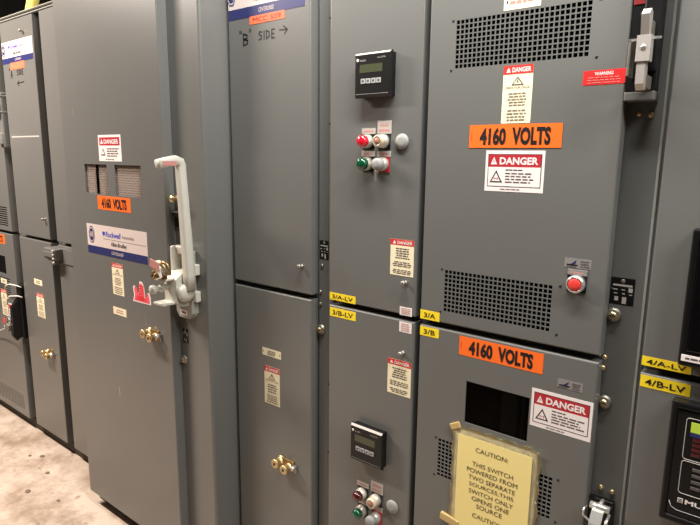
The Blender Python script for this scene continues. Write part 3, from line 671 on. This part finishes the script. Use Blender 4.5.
b = MB(); b.box(-3.585, -3.53, -.02, .041, 1.72, 2.02, M['paint'], .008, 3).box(-3.575,-3.54,-.06,-.018,1.74,1.80,M['chrome'],.006,2).box(-3.575,-3.54,-.05,-.018,1.9,1.97,M['black'],.006,2)
for z in (1.91,1.995): b.box(-3.592,-3.528,-.023,.041,z,z+.008,M['tgrey'],.002)
b.build('disconnect_handle', S7, 'upper handle with bright metal lever at the photo edge')
b = MB(); b.lathe((-3.52,.041,1.344),[(.008,0),(.008,.02),(.005,.024)],M['lgrey'],n=12).build('quarter_turn_latch', S7)
pl = thing('padlock', 'silver padlock with red tag on the black lever at the far left', 'padlock', (-3.60, -.05, .66))
MB().box(-3.628, -3.592, -.075, -.055, .655, .70, M['steel'], .004, 2, Matrix.Rotation(.3,3,'Y')).build('lock_body', pl)
MB().tube([(-3.62,-.065,.70),(-3.622,-.065,.725),(-3.606,-.062,.735),(-3.59,-.058,.722),(-3.597,-.06,.70)], .004, M['chrome'], 8).build('shackle', pl, 'bright steel shackle')
MB().box(-3.64, -3.615, -.079, -.077, .70, .735, M['redb'], .0005, 1, Matrix.Rotation(.4,3,'Y')).build('tag', pl, 'small red tag')
b = MB()
b.tube([(-3.700,-.03,.888),(-3.66,-.04,.918),(-3.60,-.04,.935),(-3.55,-.02,.93),(-3.53,-.004,.92)], .0035, M['cable'], 8)
b.tube([(-3.66,-.04,.80),(-3.63,-.05,.84),(-3.59,-.05,.866),(-3.55,-.02,.868),(-3.53,-.004,.86)], .0035, M['cable'], 8)
tag(b.build('lockout_cable'), 'looped white cable above the black lever', 'cable')
b = MB(); b.tube([(-4.05,-.012,.53),(-3.85,-.03,.60),(-3.70,-.05,.648),(-3.61,-.085,.69)], .003, M['cable'], 8)
tag(b.build('cord'), 'thin pale cord stretched across the leftmost lower door', 'cord')
# top rail of the far sections
for par, a, c in ((S5,-3.510,-3.043),(S6,-3.0405,-2.603),(S7,-4.42,-3.512)):
    MB().box(a, c, .004, .75, 2.378, 2.384, M['mgrey'], .002, 1).box(a, c, .02, .75, 2.372, 2.392, M['ink']).box(a, c, .0, .75, 2.392, 2.398, M['mgrey'], .002, 1).build('top_rail', par, 'pale double steel rail along the top')
for par, a, c in ((S2,-1.631,-1.1735),(S3,-1.1715,-.2515),(S4,-.2495,.36)):
    MB().box(a, c, .004, .75, 2.374, 2.386, M['lgrey'], .002, 1).build('top_rail', par)
tag(MB().tube([(-3.61,.20,2.4005),(-3.61,.20,2.41),(-3.605,.20,2.43),(-3.55,.20,2.506),(-3.49,.2,2.60),(-3.25,.2,3.0),(-3.22,.2,3.1),(-3.22,.2,3.5)], .031, M['yelp'], 16).build('conduit'), 'yellow pipe rising above the far-left cabinets', 'pipe')

# ------------------------------------------------------------------ room
fl = D.materials.new('dusty_concrete'); fl.use_nodes = True; nt = fl.node_tree; bs = nt.nodes['Principled BSDF']; bs.inputs['Roughness'].default_value = .6
geo = nt.nodes.new('ShaderNodeNewGeometry')
def N(scale, det=6, rough=.6):
    n = nt.nodes.new('ShaderNodeTexNoise'); n.inputs['Scale'].default_value = scale; n.inputs['Detail'].default_value = det; n.inputs['Roughness'].default_value = rough
    nt.links.new(geo.outputs['Position'], n.inputs['Vector']); return n
n1 = N(4.5, 10, .72); r1 = nt.nodes.new('ShaderNodeValToRGB'); nt.links.new(n1.outputs['Fac'], r1.inputs['Fac'])
e = r1.color_ramp.elements; e[0].position = .36; e[0].color = (*lin((150,128,110)), 1); e[1].position = .57; e[1].color = (*lin((198,182,165)), 1)
n2 = N(14, 4, .6); r2 = nt.nodes.new('ShaderNodeValToRGB'); nt.links.new(n2.outputs['Fac'], r2.inputs['Fac'])
e = r2.color_ramp.elements; e[0].position = .29; e[0].color = (.4,.31,.24,1); e[1].position = .37; e[1].color = (1,1,1,1)
mx = nt.nodes.new('ShaderNodeMix'); mx.data_type = 'RGBA'; mx.blend_type = 'MULTIPLY'; mx.inputs['Factor'].default_value = .8
nt.links.new(r1.outputs['Color'], mx.inputs['A']); nt.links.new(r2.outputs['Color'], mx.inputs['B']); nt.links.new(mx.outputs['Result'], bs.inputs['Base Color'])
bp = nt.nodes.new('ShaderNodeBump'); bp.inputs['Strength'].default_value = .4; bp.inputs['Distance'].default_value = .004
nt.links.new(n2.outputs['Fac'], bp.inputs['Height']); nt.links.new(bp.outputs['Normal'], bs.inputs['Normal'])
dk = mat('dark_ceiling', (62,54,48), .9, var=.3, vscale=3)
wb = mat('dim_block_wall', (70,62,55), .9, var=.2, vscale=4)
wf = mat('grey_opposite_wall', (52,50,48), .8, var=.1, vscale=2)
YA = -2.6; XL, XR = -6.5, 2.2; ZC = 3.5
struct(MB().box(XL, XR, YA, 1.4, -.1, 0, fl).build('floor'))
struct(MB().box(XL, XR, YA, 1.4, ZC, ZC+.1, dk).build('ceiling'))
struct(MB().box(XL, XR, 1.4, 1.5, 0, ZC, wb).build('wall_back'))
struct(MB().box(XL, XR, YA-.1, YA, 0, ZC, wf).build('wall_front'))
struct(MB().box(XL-.1, XL, YA, 1.4, 0, ZC, wf).build('wall_left'))
struct(MB().box(XR, XR+.1, YA, 1.4, 0, ZC, wf).build('wall_right'))
# bits of broken concrete on the floor
for i, (x, y, r) in enumerate(((-3.30,-.38,.022),(-3.26,-.41,.014),(-3.02,-.70,.018),(-2.98,-.68,.012),(-3.12,-.72,.008),(-2.92,-.30,.012),(-3.02,-.16,.010),(-3.22,-.10,.012),(-3.28,-.14,.008),(-2.72,-.24,.008))):
    bm = bmesh.new(); bmesh.ops.create_icosphere(bm, subdivisions=2, radius=r)
    for v in bm.verts:
        k = 1+random.uniform(-.25,.25); v.co = Vector((v.co.x*k*1.3, v.co.y*k, v.co.z*k*.28)); v.co += Vector((x,y,0))
    lo = min(v.co.z for v in bm.verts)
    for v in bm.verts: v.co.z -= lo
    b = MB(); b.take(bm, M['rust']); tag(b.build('concrete_chip'), 'small dark chip of concrete lying on the pale floor', 'rubble', 'concrete chips on the floor')

# ------------------------------------------------------------------ lamps
def lamp(name, x, y, z, sx, sy, power, col, rot=(0,0,0)):
    l = D.lights.new(name, 'AREA'); l.shape = 'RECTANGLE'; l.size = sx; l.size_y = sy; l.energy = power; l.color = col
    o = D.objects.new(name, l); COL.objects.link(o); o.location = (x,y,z); o.rotation_euler = rot
    return o
for x, y, p, col, tilt in ((-3.6,-1.15,150,(1,.865,.765),0), (-.6,-.52,74,(1,.985,.94),62), (1.4,-.7,66,(1,.97,.92),60)):
    lamp('ceiling_lamp', x, y, 3.15, 1.4, .2, p, col, (math.radians(tilt),0,0))
w = D.worlds.new('w'); bpy.context.scene.world = w; w.use_nodes = True
w.node_tree.nodes['Background'].inputs[0].default_value = (.5,.45,.4,1); w.node_tree.nodes['Background'].inputs[1].default_value = .1

# ------------------------------------------------------------------ camera
f, yaw, pitch, roll = 572.87, .67102, .18273, .011004
cy, sy, cp, sp = math.cos(yaw), math.sin(yaw), math.cos(pitch), math.sin(pitch)
fwd = Vector((-sy*cp, cy*cp, -sp)); rt = Vector((cy, sy, 0)); up = rt.cross(fwd)
cr, sr = math.cos(roll), math.sin(roll)
r2_, u2_ = cr*rt+sr*up, -sr*rt+cr*up
cam = D.cameras.new('camera'); cam.sensor_width = 36; cam.lens = f/700*36; cam.clip_start = .02
co = D.objects.new('camera', cam); COL.objects.link(co)
m4 = Matrix((r2_, u2_, -fwd)).transposed().to_4x4(); m4.translation = Vector((0,-1.365,1.692)); co.matrix_world = m4
sc = bpy.context.scene; sc.camera = co
sc.view_settings.view_transform = 'Standard'; sc.view_settings.look = 'None'; sc.view_settings.gamma = 1; sc.view_settings.use_curve_mapping = False
sc.view_settings.exposure = 0.45
